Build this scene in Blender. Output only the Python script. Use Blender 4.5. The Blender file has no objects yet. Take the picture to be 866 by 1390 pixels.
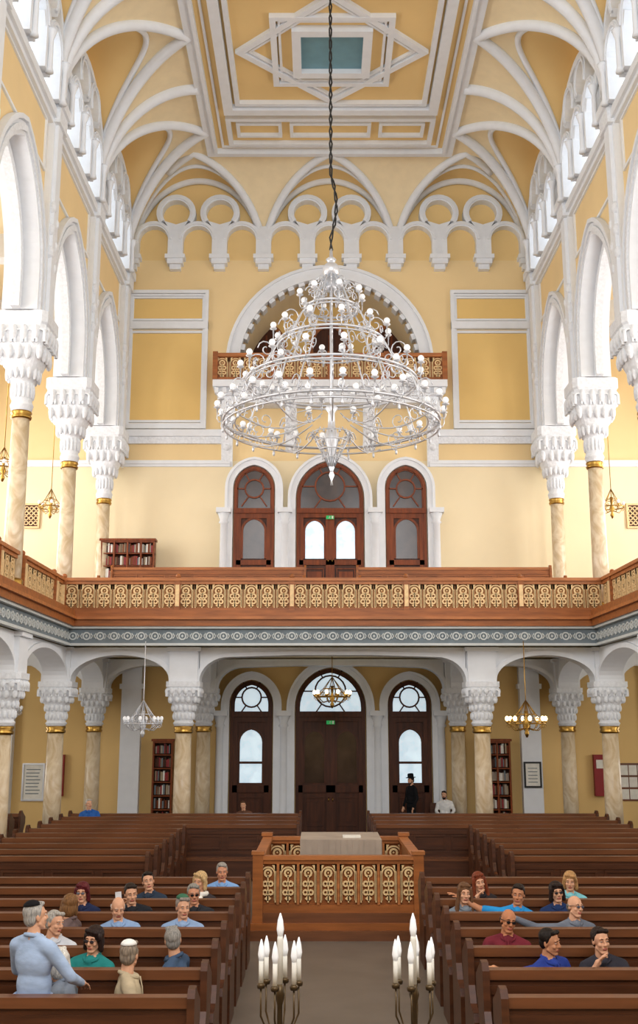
import bpy, math, random
import numpy as np
from mathutils import Matrix, Vector
random.seed(4)
sc=bpy.context.scene
sc.view_settings.view_transform='Standard'
pi=math.pi
# ------------------------------------------------------------ materials
def lin(h):
    h=h.lstrip('#'); o=[]
    for i in (0,2,4):
        c=int(h[i:i+2],16)/255
        o.append(c/12.92 if c<=.04045 else ((c+.055)/1.055)**2.4)
    return o
def mat(name,hx,rough=.6,metal=0,var=.08,scale=(3,3,3),bump=0,emit=0,dist=0,hx2=None,spec=None):
    m=bpy.data.materials.new(name); m.use_nodes=True
    nt=m.node_tree; b=nt.nodes['Principled BSDF']
    b.inputs['Roughness'].default_value=rough; b.inputs['Metallic'].default_value=metal
    if spec is not None: b.inputs['Specular IOR Level'].default_value=spec
    c=lin(hx)
    tc=nt.nodes.new('ShaderNodeTexCoord'); mp=nt.nodes.new('ShaderNodeMapping'); nz=nt.nodes.new('ShaderNodeTexNoise')
    mp.inputs['Scale'].default_value=scale
    nz.inputs['Scale'].default_value=1; nz.inputs['Detail'].default_value=4; nz.inputs['Distortion'].default_value=dist
    nt.links.new(tc.outputs['Object'],mp.inputs[0]); nt.links.new(mp.outputs[0],nz.inputs[0])
    cr=nt.nodes.new('ShaderNodeValToRGB')
    c2=lin(hx2) if hx2 else [min(1,x*(1+var)) for x in c]
    c1=c if hx2 else [x*(1-var) for x in c]
    cr.color_ramp.elements[0].position=.35; cr.color_ramp.elements[1].position=.65
    cr.color_ramp.elements[0].color=(*c1,1); cr.color_ramp.elements[1].color=(*c2,1)
    nt.links.new(nz.outputs[0],cr.inputs[0]); nt.links.new(cr.outputs[0],b.inputs['Base Color'])
    if bump:
        bp=nt.nodes.new('ShaderNodeBump'); bp.inputs['Strength'].default_value=bump; bp.inputs['Distance'].default_value=.02
        nt.links.new(nz.outputs[0],bp.inputs['Height']); nt.links.new(bp.outputs[0],b.inputs['Normal'])
    if emit:
        b.inputs['Emission Color'].default_value=(*c,1); b.inputs['Emission Strength'].default_value=emit
    return m
YEL=mat('wall_yellow_plaster','#F0D4A0',.8,var=.03,scale=(.6,.6,.6),spec=.2)
VYEL=mat('vault_yellow_plaster','#EFCE90',.8,var=.03,scale=(.6,.6,.6),spec=.2)
PAN=mat('panel_yellow_plaster','#EBC780',.8,var=.03,scale=(.6,.6,.6),spec=.2)
CRM=mat('cream_plaster','#F2E1BC',.8,var=.03,scale=(.6,.6,.6),spec=.2)
PEN=mat('pendentive_cream_plaster','#F0DDB6',.8,var=.03,spec=.2)
LYEL=mat('lower_wall_yellow','#E4C182',.8,var=.04,scale=(.6,.6,.6),spec=.2)
WHT=mat('white_stucco','#E9ECF0',.65,var=.02,scale=(4,4,4),spec=.2)
ORN=mat('white_carved_stucco','#E7EAEE',.7,var=.06,scale=(14,14,14),bump=.6,spec=.2)
BLUE=mat('skylight_blue_glass','#6F9AA8',.4,var=.05)
WOOD=mat('pew_wood','#4E2B17',.38,var=.25,scale=(1.2,14,14),spec=.4)
WOOD2=mat('pew_top_wood','#6E4226',.33,var=.18,scale=(1.2,14,14),spec=.45)
RAILW=mat('railing_wood','#98592B',.42,var=.2,scale=(1.5,12,12),spec=.35)
RAILW2=mat('railing_wood_light','#AE6C3B',.42,var=.2,scale=(1.5,12,12),spec=.35)
RBACK=mat('railing_panel_back','#A5713E',.5,var=.1,spec=.3)
GOLD=mat('carved_gilt_wood','#E6C48E',.5,var=.1,scale=(12,12,12))
DARKW=mat('door_wood','#7A3B18',.4,var=.25,scale=(12,12,1.2),spec=.25)
DARKW2=mat('door_wood_dark','#4A2613',.4,var=.25,scale=(12,12,1.2),spec=.25)
MARB=mat('cream_marble','#C9B08A',.3,scale=(2.5,2.5,1.5),dist=2.5,hx2='#E6D6BA')
BRASS=mat('brass','#B08A45',.3,1,var=.1)
BRONZ=mat('dark_bronze','#5A4A34',.4,.8,var=.1)
GREYO=mat('fascia_grey','#6F7A80',.7,var=.1)
PALE=mat('fascia_ornament','#C6CAC8',.7,var=.05)
FLOOR=mat('floor_stone','#72685E',.45,var=.1,scale=(1.5,1.5,1.5))
CARP=mat('gallery_floor_wood','#7A5230',.5,var=.1)
SILV=mat('silver_metal','#D9DCE2',.35,.5,var=.05)
BULB=mat('frosted_bulb','#F6F7F8',.25,var=.01,emit=.2)
LIT=mat('lit_bulb','#FFE9B0',.3,var=.01,emit=7)
GLD=mat('door_glass_dark','#43342A',.15,var=.3,scale=(2,2,2))
GLB=mat('door_glass_daylight_glow','#C9DCE8',.15,var=.35,scale=(3,3,3),emit=.75)  # pale tint and glow stand in for daylight behind the panes
CLER=mat('clerestory_glass','#EAF1F8',.3,var=.05,emit=1.3)
BLACK=mat('black_cable','#151515',.5)
CLOTH=mat('table_cloth','#A8998A',.9,var=.08)
PAPER=mat('notice_paper','#E9E6DC',.8,var=.05,scale=(9,9,9))
REDP=mat('red_cabinet','#8E1B1E',.5)
BOOK=mat('book_spines','#5B3A2A',.7,scale=(22,22,.5),hx2='#B9A98A')
GREEN=mat('exit_green','#1E9A50',.5,emit=.5)
# ------------------------------------------------------------ builder
class MB:
    def __init__(s,name):
        s.n=name;s.V=[];s.F=[];s.I=[];s.S=[];s.mats=[];s.T=Matrix.Identity(4)
    def mi(s,m):
        if m not in s.mats: s.mats.append(m)
        return s.mats.index(m)
    def add(s,vs,fs,m,sm=False):
        b=len(s.V);T=s.T
        s.V.extend([(T@Vector(v))[:] for v in vs])
        i=s.mi(m)
        for f in fs:
            s.F.append([b+k for k in f]); s.I.append(i); s.S.append(sm)
    def addm(s,vs,fs,ms,sm=True):
        b=len(s.V);T=s.T
        s.V.extend([(T@Vector(v))[:] for v in vs])
        for f,m in zip(fs,ms):
            s.F.append([b+k for k in f]); s.I.append(s.mi(m)); s.S.append(sm)
    def box(s,x0,x1,y0,y1,z0,z1,m):
        v=[(x,y,z) for x in (x0,x1) for y in (y0,y1) for z in (z0,z1)]
        s.add(v,[(0,1,3,2),(4,6,7,5),(0,4,5,1),(2,3,7,6),(0,2,6,4),(1,5,7,3)],m)
    def lathe(s,pr,cx,cy,m,n=16,sm=True,ph=0):
        v=[];f=[]
        for r,z in pr:
            for i in range(n):
                a=2*pi*i/n+ph; v.append((cx+r*math.cos(a),cy+r*math.sin(a),z))
        for j in range(len(pr)-1):
            for i in range(n):
                k=(i+1)%n; f.append((j*n+i,j*n+k,(j+1)*n+k,(j+1)*n+i))
        f.append(list(range(n))[::-1]); f.append([(len(pr)-1)*n+i for i in range(n)])
        s.add(v,f,m,sm)
    def tube(s,pts,r,m,n=6,closed=False,sm=True):
        P=[Vector(p) for p in pts];N=len(P)
        rs=r if isinstance(r,(list,tuple)) else [r]*N
        v=[];f=[];up=None
        for i,p in enumerate(P):
            if closed: d=P[(i+1)%N]-P[i-1]
            else: d=P[min(i+1,N-1)]-P[max(i-1,0)]
            if d.length<1e-9: d=Vector((0,0,1))
            d.normalize()
            if up is None:
                up=Vector((0,0,1)) if abs(d.z)<.9 else Vector((1,0,0))
            a=up-d*up.dot(d)
            if a.length<1e-4: a=d.orthogonal()
            a.normalize(); up=a; b=d.cross(a)
            for k in range(n):
                t=2*pi*k/n; v.append(p+(a*math.cos(t)+b*math.sin(t))*rs[i])
        for i in range(N if closed else N-1):
            j=(i+1)%N
            for k in range(n):
                l=(k+1)%n; f.append((i*n+k,j*n+k,j*n+l,i*n+l))
        if not closed:
            f.append(list(range(n))); f.append([(N-1)*n+k for k in range(n)][::-1])
        s.add(v,f,m,sm)
    def ball(s,c,r,m,nu=10,nv=6):
        if not isinstance(r,(list,tuple)): r=(r,r,r)
        v=[(c[0],c[1],c[2]-r[2])];f=[]
        for j in range(1,nv):
            t=-pi/2+pi*j/nv
            for i in range(nu):
                a=2*pi*i/nu; v.append((c[0]+r[0]*math.cos(t)*math.cos(a),c[1]+r[1]*math.cos(t)*math.sin(a),c[2]+r[2]*math.sin(t)))
        v.append((c[0],c[1],c[2]+r[2]));L=len(v)-1
        for i in range(nu):
            k=(i+1)%nu
            f.append((0,1+k,1+i))
            for j in range(nv-2): f.append((1+j*nu+i,1+j*nu+k,1+(j+1)*nu+k,1+(j+1)*nu+i))
            f.append((1+(nv-2)*nu+i,1+(nv-2)*nu+k,L))
        s.add(v,f,m,True)
    def prism(s,poly,y0,y1,m):
        n=len(poly)
        v=[(x,y0,z) for x,z in poly]+[(x,y1,z) for x,z in poly]
        f=[list(range(n)),list(range(n,2*n))[::-1]]+[(i,(i+1)%n,n+(i+1)%n,n+i) for i in range(n)]
        s.add(v,f,m)
    def band(s,a,b,y0,y1,m,closed=False):
        n=len(a);v=[];f=[]
        for p,q in zip(a,b): v+=[(p[0],y0,p[1]),(q[0],y0,q[1]),(q[0],y1,q[1]),(p[0],y1,p[1])]
        for i in range(n if closed else n-1):
            j=(i+1)%n
            for k in range(4):
                l=(k+1)%4; f.append((4*i+k,4*i+l,4*j+l,4*j+k))
        if not closed: f+=[(0,1,2,3),(4*n-4,4*n-3,4*n-2,4*n-1)]
        s.add(v,f,m)
    def arc(s,cx,cz,ri,ro,a0,a1,y0,y1,m,n=16):
        full=abs(a1-a0)>=359.9
        A=[math.radians(a0+(a1-a0)*i/n) for i in range(n if full else n+1)]
        s.band([(cx+ri*math.cos(t),cz+ri*math.sin(t)) for t in A],[(cx+ro*math.cos(t),cz+ro*math.sin(t)) for t in A],y0,y1,m,full)
    def frame(s,x0,x1,z0,z1,w,y0,y1,m):
        s.band([(x0+w,z0+w),(x1-w,z0+w),(x1-w,z1-w),(x0+w,z1-w)],[(x0,z0),(x1,z0),(x1,z1),(x0,z1)],y0,y1,m,True)
    def wallarch(s,pts,x0,x1,zt,y0,y1,m):
        pts=off(pts,.015)
        xl=pts[0][0];xr=pts[-1][0];zb=pts[0][1]
        if xl-x0>.001: s.box(x0,xl,y0,y1,zb,zt,m)
        if x1-xr>.001: s.box(xr,x1,y0,y1,zb,zt,m)
        for p,q in zip(pts,pts[1:]):
            if q[0]-p[0]>1e-4: s.prism([p,q,(q[0],zt),(p[0],zt)],y0,y1,m)
    def mesh(s):
        me=bpy.data.meshes.new(s.n); me.from_pydata(s.V,[],s.F)
        for m in s.mats: me.materials.append(m)
        me.polygons.foreach_set('material_index',s.I); me.polygons.foreach_set('use_smooth',s.S)
        me.update(); return me
    def obj(s,parent=None):
        o=bpy.data.objects.new(s.n,s.mesh()); sc.collection.objects.link(o)
        if parent: o.parent=parent
        return o
def inst(name,me,loc=(0,0,0),rz=0,scale=None):
    o=bpy.data.objects.new(name,me); sc.collection.objects.link(o); o.location=loc; o.rotation_euler=(0,0,rz)
    if scale: o.scale=scale
    return o
def archpts(cx,hw,z0,zs,rise,n=8):
    h=[]
    for i in range(n+1):
        if rise>hw*1.001:
            c=(rise*rise-hw*hw)/(2*hw);R=hw+c;a=math.atan2(rise,c)*i/n
            h.append((cx+c-R*math.cos(a),zs+R*math.sin(a)))
        else:
            a=pi/2*i/n; h.append((cx-hw*math.cos(a),zs+rise*math.sin(a)))
    p=h+[(2*cx-x,z) for x,z in h[-2::-1]]
    if zs>z0+1e-6: p=[(cx-hw,z0)]+p+[(cx+hw,z0)]
    return p
def off(pts,w):
    o=[];n=len(pts)
    for i,p in enumerate(pts):
        a=pts[max(i-1,0)];b=pts[min(i+1,n-1)];dx=b[0]-a[0];dz=b[1]-a[1];l=math.hypot(dx,dz) or 1
        o.append((p[0]-dz/l*w,p[1]+dx/l*w))
    return o
# layout constants (metres)
YB=34.5; XF=6.75; XC=7.05; COLY=[33.75,28.85,23.95,19.05,14.15,9.25,4.35]
ZC=21.3
TB=Matrix.Translation((0,YB,0))
TL=Matrix(((0,-1,0,-XF),(1,0,0,0),(0,0,1,0),(0,0,0,1)))
TR=Matrix(((0,1,0,XF),(1,0,0,0),(0,0,1,0),(0,0,0,1)))
# ------------------------------------------------------------ floor
f=MB('floor'); f.box(-12,12,-2,37,-.2,0,FLOOR); f.obj()
w=MB('wall_front_blocker'); w.box(-12,12,-2.3,-2,0,8,LYEL); w.obj()  # unseen low wall, added to keep sky light off the lower hall
# ------------------------------------------------------------ back wall
w=MB('wall_back'); w.T=TB
w.box(-12,12,0,.4,0,5.2,LYEL)
w.box(-12,12,0,.4,5.2,11.5,CRM)
w.box(-12,12,0,.4,11.5,13.9,YEL)
NA=archpts(0,2.95,13.9,14.75,2.95,16)
w.wallarch(NA,-12,12,18.4,0,.4,YEL)
w.box(-12,12,0,.4,18.4,21.6,VYEL)
w.box(-3.1,3.1,2.4,2.6,13.5,18.2,PAN); w.box(-3.3,-2.97,.42,2.5,13.6,18.2,YEL); w.box(2.97,3.3,.42,2.5,13.6,18.2,YEL)
w.box(-3.1,3.1,.4,2.5,13.7,13.9,CRM); w.band(NA,off(NA,.15),.4,2.4,CRM)
w.obj()
t=MB('trim_back'); t.T=TB
oN=off(NA,.34); t.band(NA[1:-1],oN[1:-1],-.18,.1,WHT); t.band(oN[1:-1],off(NA,.44)[1:-1],-.25,.1,WHT)
for i in range(24):
    a=pi*(i+.5)/24; t.T=TB@Matrix.Translation((2.95*math.cos(a),0,14.75+2.95*math.sin(a)))@Matrix.Rotation(-a,4,'Y')
    t.box(-.12,.1,-.12,.3,-.1,.1,ORN)
t.T=TB
for sgn in (-1,1):
    a,b=sorted((sgn*6.68,sgn*4.0))
    t.frame(a,b,12.55,17.3,.11,-.14,.01,WHT); t.frame(a+.11,b-.11,12.67,17.18,.07,-.08,.01,WHT)
    t.box(a,b,-.15,.01,15.95,16.2,WHT)
    t.frame(a+.14,b-.14,16.25,17.1,.07,-.06,.01,WHT); t.frame(a+.12,b-.12,12.77,15.9,.08,-.06,.01,WHT)
    t.box(a+.2,b-.2,-.02,.01,16.33,17.02,PAN); t.box(a+.19,b-.19,-.02,.01,12.85,15.81,PAN)
    a,b=sorted((sgn*6.75,sgn*3.4)); t.box(a,b,-.2,.01,12.28,12.5,WHT); t.box(a,b,-.12,.01,12.05,12.28,ORN)
    a,b=sorted((sgn*11.9,sgn*3.2)); t.box(a,b,-.12,.01,11.38,11.5,WHT); t.box(a,b,-.07,.01,11.3,11.38,WHT)
t.obj()
def lobes(mb,x0,n,s,zc,corb=True,rings=(),zs=None,pane=None,rz=1.55,rr=.46):
    zs=zs if zs else zc+.6; hw=.33*s
    for i in range(n):
        cx=x0+(i+.5)*s
        p=archpts(cx,hw,zc,zs,hw,8); mb.band(p,off(p,.17),-.32,0,WHT); mb.band(off(p,.05)[1:-1],off(p,.12)[1:-1],-.36,-.3,WHT)
        if pane:
            mb.prism(p,-.02,.03,pane); mb.box(cx-.015,cx+.015,-.05,-.02,zc,zs+hw,WHT)
    for i in range(n+1):
        x=x0+i*s; h=s/2-hw-.012
        a0=-h if i>0 else 0; a1=h if i<n else 0
        mb.box(x+a0,x+a1,-.3,-.004,zc+.01,zs+.05,WHT)
        mb.prism([(x+a0,zs),(x+a1,zs),(x+a1*1.6,zs+hw),(x+a0*1.6,zs+hw)],-.28,-.004,WHT)
        if corb:
            for k,(ww,z0,z1,dd) in enumerate([(.33,-.08,.06,.38),(.26,-.25,-.08,.32),(.18,-.42,-.25,.22)]):
                mb.box(x-ww if i>0 else x,x+ww if i<n else x,-dd,0,zc+z0,zc+z1,WHT)
        else:
            mb.lathe([(.1,zc-.02),(.07,zc+.1),(.06,zs-.25),(.12,zs-.05),(.14,zs)],x,-.36,WHT,8)
    for i in rings:
        x=x0+i*s
        mb.arc(x,zc+rz,rr,rr+.2,-35,215,-.34,0,WHT,18); mb.arc(x,zc+rz,rr+.05,rr+.12,-35,215,-.38,-.3,WHT,18)
        mb.prism([(x-.2,zc+.95),(x+.2,zc+.95),(x+.4,zc+1.28),(x,zc+rz-rr+.06),(x-.4,zc+1.28)],-.285,-.004,WHT)
c=MB('corbel_table'); c.T=TB; lobes(c,-6.6,9,6.6*2/9,18.42,True,(1,2,4,5,7,8)); c.obj()
# ------------------------------------------------------------ side walls
bays=list(zip(COLY[1:],COLY[:-1]))
for side,T in (('left',TL),('right',TR)):
    w=MB('wall_nave_'+side); w.T=T
    t=MB('trim_nave_'+side); t.T=T
    for y0,y1 in bays:
        cx=(y0+y1)/2; A=archpts(cx,1.78,12.3,13.0,2.55,12)
        w.wallarch(A,y0,y1,17.25,0,.62,YEL)
        t.band(A,off(A,.3),-.1,.7,WHT); t.band(off(A,.31),off(A,.42),-.17,.01,WHT); t.band(off(A,.08),off(A,.22),-.15,.0,ORN)
        A2=archpts(cx,1.55,12.3,12.9,2.4,12); t.band(A2,off(A2,.2),.25,.45,ORN)
        t.frame(y0+.5,y1-.5,15.75,17.1,.07,-.05,.01,WHT)
        w.box(y0,y1,0.0,.5,17.25,21.6,VYEL)
        t.box(y0,y1,-.22,.01,17.2,17.42,WHT); t.box(y0,y1,-.14,.01,17.08,17.2,WHT)
        lobes(t,cx-2.0,3,4.0/3,17.5,False,(1,2),18.55,CLER,2.1,.42)
        t.arc(cx,18.0,2.32,2.5,0,180,-.3,.01,WHT,20)
    w.box(33.75,34.5,0,.5,12.3,21.6,YEL)
    for y in COLY:
        yy=min(y,34.1)
        t.box(yy-.33,yy+.33,-.16,.1,12.3,17.2,WHT); t.box(yy-.2,yy+.2,-.24,.1,12.3,17.2,WHT)
        t.box(yy-.42,yy+.42,-.36,.1,17.5,17.75,WHT); t.box(yy-.36,yy+.36,-.3,.1,17.1,17.5,ORN)
        for k in range(6): t.ball((yy+(-.15 if k%2 else .15),-.18,13.6+k*.28),(.14,.1,.17),ORN,8,5)
    w.obj(); t.obj()
    sg=-1 if side=='left' else 1
    o=MB('wall_aisle_'+side); o.box(min(sg*11.8,sg*12.1),max(sg*11.8,sg*12.1),-2,37,0,17.5,CRM); o.obj()
    o=MB('ceiling_aisle_'+side); a,b=sorted((sg*7.3,sg*12)); o.box(a,b,2,36,16.6,16.9,CRM)
    for y in COLY: o.box(a,b,y-.25,y+.25,15.9,16.6,WHT)
    o.obj()
# ------------------------------------------------------------ vault
wS=2.85;wB=1.9
def fe(t): t=min(max(t,0),1); return math.sqrt(max(0,1-(1-t)**2))
SB=[((a+b)/2) for a,b in bays]
def barS(y):
    d=min(abs(y-c0) for c0 in SB)
    return 17.9+3.4*math.sqrt(max(0,1-(d/2.32)**2)) if d<2.32 else 0
def barB(x):
    d=min(abs(x-c0) for c0 in (-4.4,0,4.4))
    return 18.6+2.7*math.sqrt(max(0,1-(d/2.16)**2)) if d<2.16 else 0
nx,ny=220,500; X0,X1,Y0,Y1=-XF,XF,4.35,YB
V=[];G=[]
for j in range(ny+1):
    y=Y0+(Y1-Y0)*j/ny; bs=barS(y)
    for i in range(nx+1):
        x=X0+(X1-X0)*i/nx
        a=(XF-abs(x))/wS; b=(YB-y)/wB
        zc=min(17.6+3.7*fe(a),18.4+2.9*fe(b))
        z=zc;g=0
        zb=0
        if a<1: zb=max(zb,bs)
        if b<1: zb=max(zb,barB(x))
        if a>=1 and b>=1: g=2
        elif zb>zc:
            z=zb; g=1 if zb-zc>.3 else 0
        z=min(z,ZC)
        V.append((x,y,z)); G.append(g)
F=[];MI=[]
for j in range(ny):
    for i in range(nx):
        k=j*(nx+1)+i; F.append((k,k+nx+1,k+nx+2,k+1)); MI.append(G[k])
me=bpy.data.meshes.new('ceiling'); me.from_pydata(V,[],F)
for m in (PEN,VYEL,VYEL): me.materials.append(m)
me.polygons.foreach_set('material_index',MI); me.polygons.foreach_set('use_smooth',[True]*len(F)); me.update()
o=bpy.data.objects.new('ceiling',me); sc.collection.objects.link(o)
r=MB('trim_vault_ribs')
def inv(z,z0,h,wd):
    f=min(max((z-z0)/h,0),1); return wd*(1-math.sqrt(1-f*f))
for dl,rad in ((0,.13),(.3,.07)):
    for c0 in (-4.4,0,4.4):
        pts=[]
        for i in range(33):
            u=-2.15+4.3*i/32; zz=barB(c0+u)
            d=inv(zz-dl,18.4,2.9,wB)
            if abs(c0+u)>XF-.25: continue
            a=(XF-abs(c0+u))/wS
            if zz-dl>17.6+3.7*fe(a)+.02 and zz<21: continue
            pts.append((c0+u,YB-d-.02,zz-.03))
        if len(pts)>2: r.tube(pts,rad,WHT,8)
    for c0 in SB:
        for sg in (-1,1):
            pts=[]
            for i in range(41):
                u=-2.31+4.62*i/40; zz=barS(c0+u); d=inv(zz-dl,17.6,3.7,wS)
                if YB-(c0+u)<.3: continue
                pts.append((sg*(XF-d-.02),c0+u,zz-.03))
            r.tube(pts,rad*1.2,WHT,8)
for c0 in (-4.4,0,4.4):
    pts=[(c0-2.15+4.3*i/32,YB-.1,barB(c0-2.15+4.3*i/32)-.05) for i in range(33)]; r.tube(pts,.12,WHT,8)
for sg in (-1,1):
    for y in COLY[:]:
        pts=[(sg*(XF-wS*t/12-.03),y,17.6+3.7*fe(t/12)-.03) for t in range(13)]
        if y<33: r.tube(pts,.18,WHT,8)
r.obj()
TCe=Matrix(((1,0,0,0),(0,0,1,0),(0,1,0,ZC),(0,0,0,1)))
k=MB('trim_ceiling'); k.T=TCe
k.frame(-3.95,3.95,5.5,32.65,.24,-.12,.02,WHT); k.frame(-3.7,3.7,5.75,32.4,.1,-.2,.02,WHT)
k.frame(-3.45,3.45,6,32.2,.07,-.05,.02,WHT)
def sq(R,cy,rot=0): return [(R*math.cos(math.radians(rot+90*i))*1.04,cy+R*math.sin(math.radians(rot+90*i))) for i in range(4)]
for (ya,yb) in ((24.0,30.0),(13.0,19.0)):
    k.frame(-3.2,3.2,ya,yb,.28,-.22,.02,WHT); k.frame(-2.84,2.84,ya+.36,yb-.36,.14,-.14,.02,WHT)
    cy=(ya+yb)/2
    for rot,R in ((0,2.55),(45,2.25)):
        for s1,s0,dep in ((1,.9,-.13),(.87,.83,-.09)):
            k.band(sq(R*s0,cy,rot),sq(R*s1,cy,rot),dep-(.01 if rot else 0),.02,WHT,True)
    k.frame(-1.08,1.08,cy-1.08,cy+1.08,.24,-.2,.02,WHT); k.box(-.84,.84,-.05,.02,cy-.84,cy+.84,BLUE)
    for za,zb in ((yb+.35,yb+1.95),(ya-1.95,ya-.35)):
        k.frame(-3.2,3.2,za,zb,.14,-.14,.02,WHT)
        for xa,xb in ((-2.9,-1.5),(-1.25,1.25),(1.5,2.9)):
            k.frame(xa,xb,za+.3,zb-.5,.1,-.12,.02,WHT)
k.obj()
# ------------------------------------------------------------ capitals & columns
def capital(mb,z0,z1,wt,rb,tiers=4,nd=16):
    H=z1-z0;v=[];f=[];n=32
    pr=[(0,rb*1.12,0),(.06,rb*1.3,0),(.1,rb*1.12,0),(.3,rb*1.25,.1),(.45,wt*.34,.35),(.6,wt*.42,.7),(.72,wt*.46,.95),(.86,wt*.47,1),(.88,wt*.5,1),(1,wt*.5,1)]
    for t,a,p in pr:
        for i in range(n):
            q=2*pi*i/n+pi/n; cc,ss=math.cos(q),math.sin(q); k0=a/max(abs(cc),abs(ss))**p
            v.append((cc*k0,ss*k0,z0+t*H))
    for j in range(len(pr)-1):
        for i in range(n):
            l=(i+1)%n; f.append((j*n+i,j*n+l,(j+1)*n+l,(j+1)*n+i))
    f.append([(len(pr)-1)*n+i for i in range(n)])
    mb.add(v,f,ORN)
    for ti in range(tiers):
        t=.2+.56*ti/(tiers-1)
        for j in range(len(pr)-1):
            if pr[j][0]<=t<=pr[j+1][0]:
                u=(t-pr[j][0])/(pr[j+1][0]-pr[j][0]); a=pr[j][1]+(pr[j+1][1]-pr[j][1])*u; p=pr[j][2]+(pr[j+1][2]-pr[j][2])*u
        for i in range(nd):
            q=2*pi*(i+.5*(ti%2))/nd; cc,ss=math.cos(q),math.sin(q); k0=a/max(abs(cc),abs(ss))**p
            sz=2.6*a/nd
            mb.ball((cc*k0*1.02,ss*k0*1.02,z0+t*H+.02),(sz,sz,H*.085),ORN,8,6)
    for i in range(4):
        mb.T=Matrix.Rotation(i*pi/2,4,'Z')
        for q in range(5):
            x=wt*.5*(-.8+.4*q)
            mb.arc(x,z0+H*.76,wt*.05,wt*.085,0,180,-wt*.5,-wt*.44,WHT,6); mb.box(x-wt*.085,x-wt*.05,-wt*.5,-wt*.44,z0+H*.66,z0+H*.76,WHT); mb.box(x+wt*.05,x+wt*.085,-wt*.5,-wt*.44,z0+H*.66,z0+H*.76,WHT)
    mb.T=Matrix.Identity(4)
def column(zb,zc,zt,r,wt,blk=None):
    mb=MB('column')
    mb.box(-r*1.6,r*1.6,-r*1.6,r*1.6,zb,zb+.12,WHT)
    mb.lathe([(r*1.5,zb+.12),(r*1.55,zb+.18),(r*1.25,zb+.26),(r*1.35,zb+.32),(r*1.08,zb+.38)],0,0,BRASS,24)
    mb.lathe([(r*1.05,zb+.38),(r*1.05,zb+1.4),(r*.95,zc-.16)],0,0,MARB,24)
    mb.lathe([(r*1.12,zc-.18),(r*1.2,zc-.13),(r*1.05,zc-.09),(r*1.2,zc-.04),(r*1.12,zc)],0,0,BRASS,24)
    capital(mb,zc,zt,wt,r)
    if blk:
        mb.box(-wt*.42,wt*.42,-wt*.42,wt*.42,zt,blk-.1,WHT)
        mb.box(-wt*.5,wt*.5,-wt*.5,wt*.5,blk-.1,blk,WHT)
    return mb.mesh()
GZ=5.95
CU=column(GZ,10.1,12.3,.2,1.22); CL=column(0,3.2,4.3,.21,.86,5.16)
for y in COLY:
    for sg in (-1,1): inst('column',CU,(sg*XC,min(y,33.87),0)); inst('column',CL,(sg*XC,min(y,33.9),0))
for y in (28.85,33.9):
    for x in (-3.8,3.8): inst('column',CL,(x,y,0))
la=MB('arcade_lower')
for y in (28.85,33.9):
    la.T=Matrix.Translation((0,y,0))
    for cx,hw,rise in ((-5.425,1.25,.62),(5.425,1.25,.62)):
        A=archpts(cx,hw,4.3,4.35,rise,10); la.wallarch(A,cx-1.35,cx+1.35,5.16,-.25,.25,WHT); la.band(A,off(A,.12),-.3,.3,WHT)
    h=[(-3.4,4.3)]+[(-3.4+.75*(1-math.cos(a)),4.3+.62*math.sin(a)) for a in [pi/2*i/8 for i in range(9)]]+[(-1,4.97)]
    A=h+[(-x,z) for x,z in h[::-1]]
    la.wallarch(A,-3.5,3.5,5.16,-.25,.25,WHT); la.band(A,off(A,.1),-.3,.3,WHT)
    for sg in (-1,1):
        A=archpts(sg*9.3,1.9,4.3,4.35,.62,10); la.wallarch(A,sg*9.3-2.1,sg*9.3+2.1,5.16,-.25,.25,WHT)
for x in (-3.8,3.8):
    la.T=Matrix(((0,-1,0,x),(1,0,0,0),(0,0,1,0),(0,0,0,1)))
    A=archpts(31.35,2.1,4.3,4.35,.65,10); la.wallarch(A,29,33.6,5.16,-.22,.22,WHT)
for sg in (-1,1):
    la.T=Matrix(((0,-1,0,sg*XC),(1,0,0,0),(0,0,1,0),(0,0,0,1)))
    for y0,y1 in bays:
        c0=(y0+y1)/2; A=archpts(c0,(y1-y0)/2-.4,4.3,4.35,.65,10); la.wallarch(A,y0+.1,y1-.1,5.16,-.25,.25,WHT); la.band(A,off(A,.12),-.3,.3,WHT)
la.obj()
# ------------------------------------------------------------ gallery
g=MB('gallery_floor')
g.box(-6.7,6.7,28.0,YB,5.2,5.85,CRM); g.box(-11.8,-6.7,3,YB,5.2,5.85,CRM); g.box(6.7,11.8,3,YB,5.2,5.85,CRM)
g.box(-6.7,6.7,28.0,YB,5.85,5.95,CARP); g.box(-11.8,-6.7,3,YB,5.85,5.95,CARP); g.box(6.7,11.8,3,YB,5.85,5.95,CARP)
g.box(-11.5,11.5,30.5,YB,5.95,6.45,CARP); g.box(-11.5,11.5,32.3,YB,6.45,7.2,CARP)
g.obj()
def fascia(mb,L):
    mb.box(0,L,-.06,0,5.2,5.62,GREYO); mb.box(0,L,-.13,0,5.16,5.22,PALE); mb.box(0,L,-.16,.02,5.58,5.64,PALE)
    mb.box(0,L,-.22,.05,5.64,5.8,RAILW); mb.box(0,L,-.3,.05,5.8,5.87,RAILW2); mb.box(0,L,-.25,.05,5.87,6.03,RAILW)
    n=int(L/.34);s=L/n
    for i in range(n):
        x=(i+.5)*s
        mb.arc(x,5.4,.07,.105,0,360,-.085,-.06,PALE,10)
        mb.prism([(x,5.36),(x+.035,5.4),(x,5.44),(x-.035,5.4)],-.085,-.06,PALE)
        mb.arc(x+s/2,5.47,.05,.075,180,360,-.085,-.06,PALE,6); mb.arc(x+s/2,5.33,.05,.075,0,180,-.085,-.06,PALE,6)
        mb.prism([(x+s/2,5.37),(x+s/2+.02,5.4),(x+s/2,5.43),(x+s/2-.02,5.4)],-.085,-.06,PALE)
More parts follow.
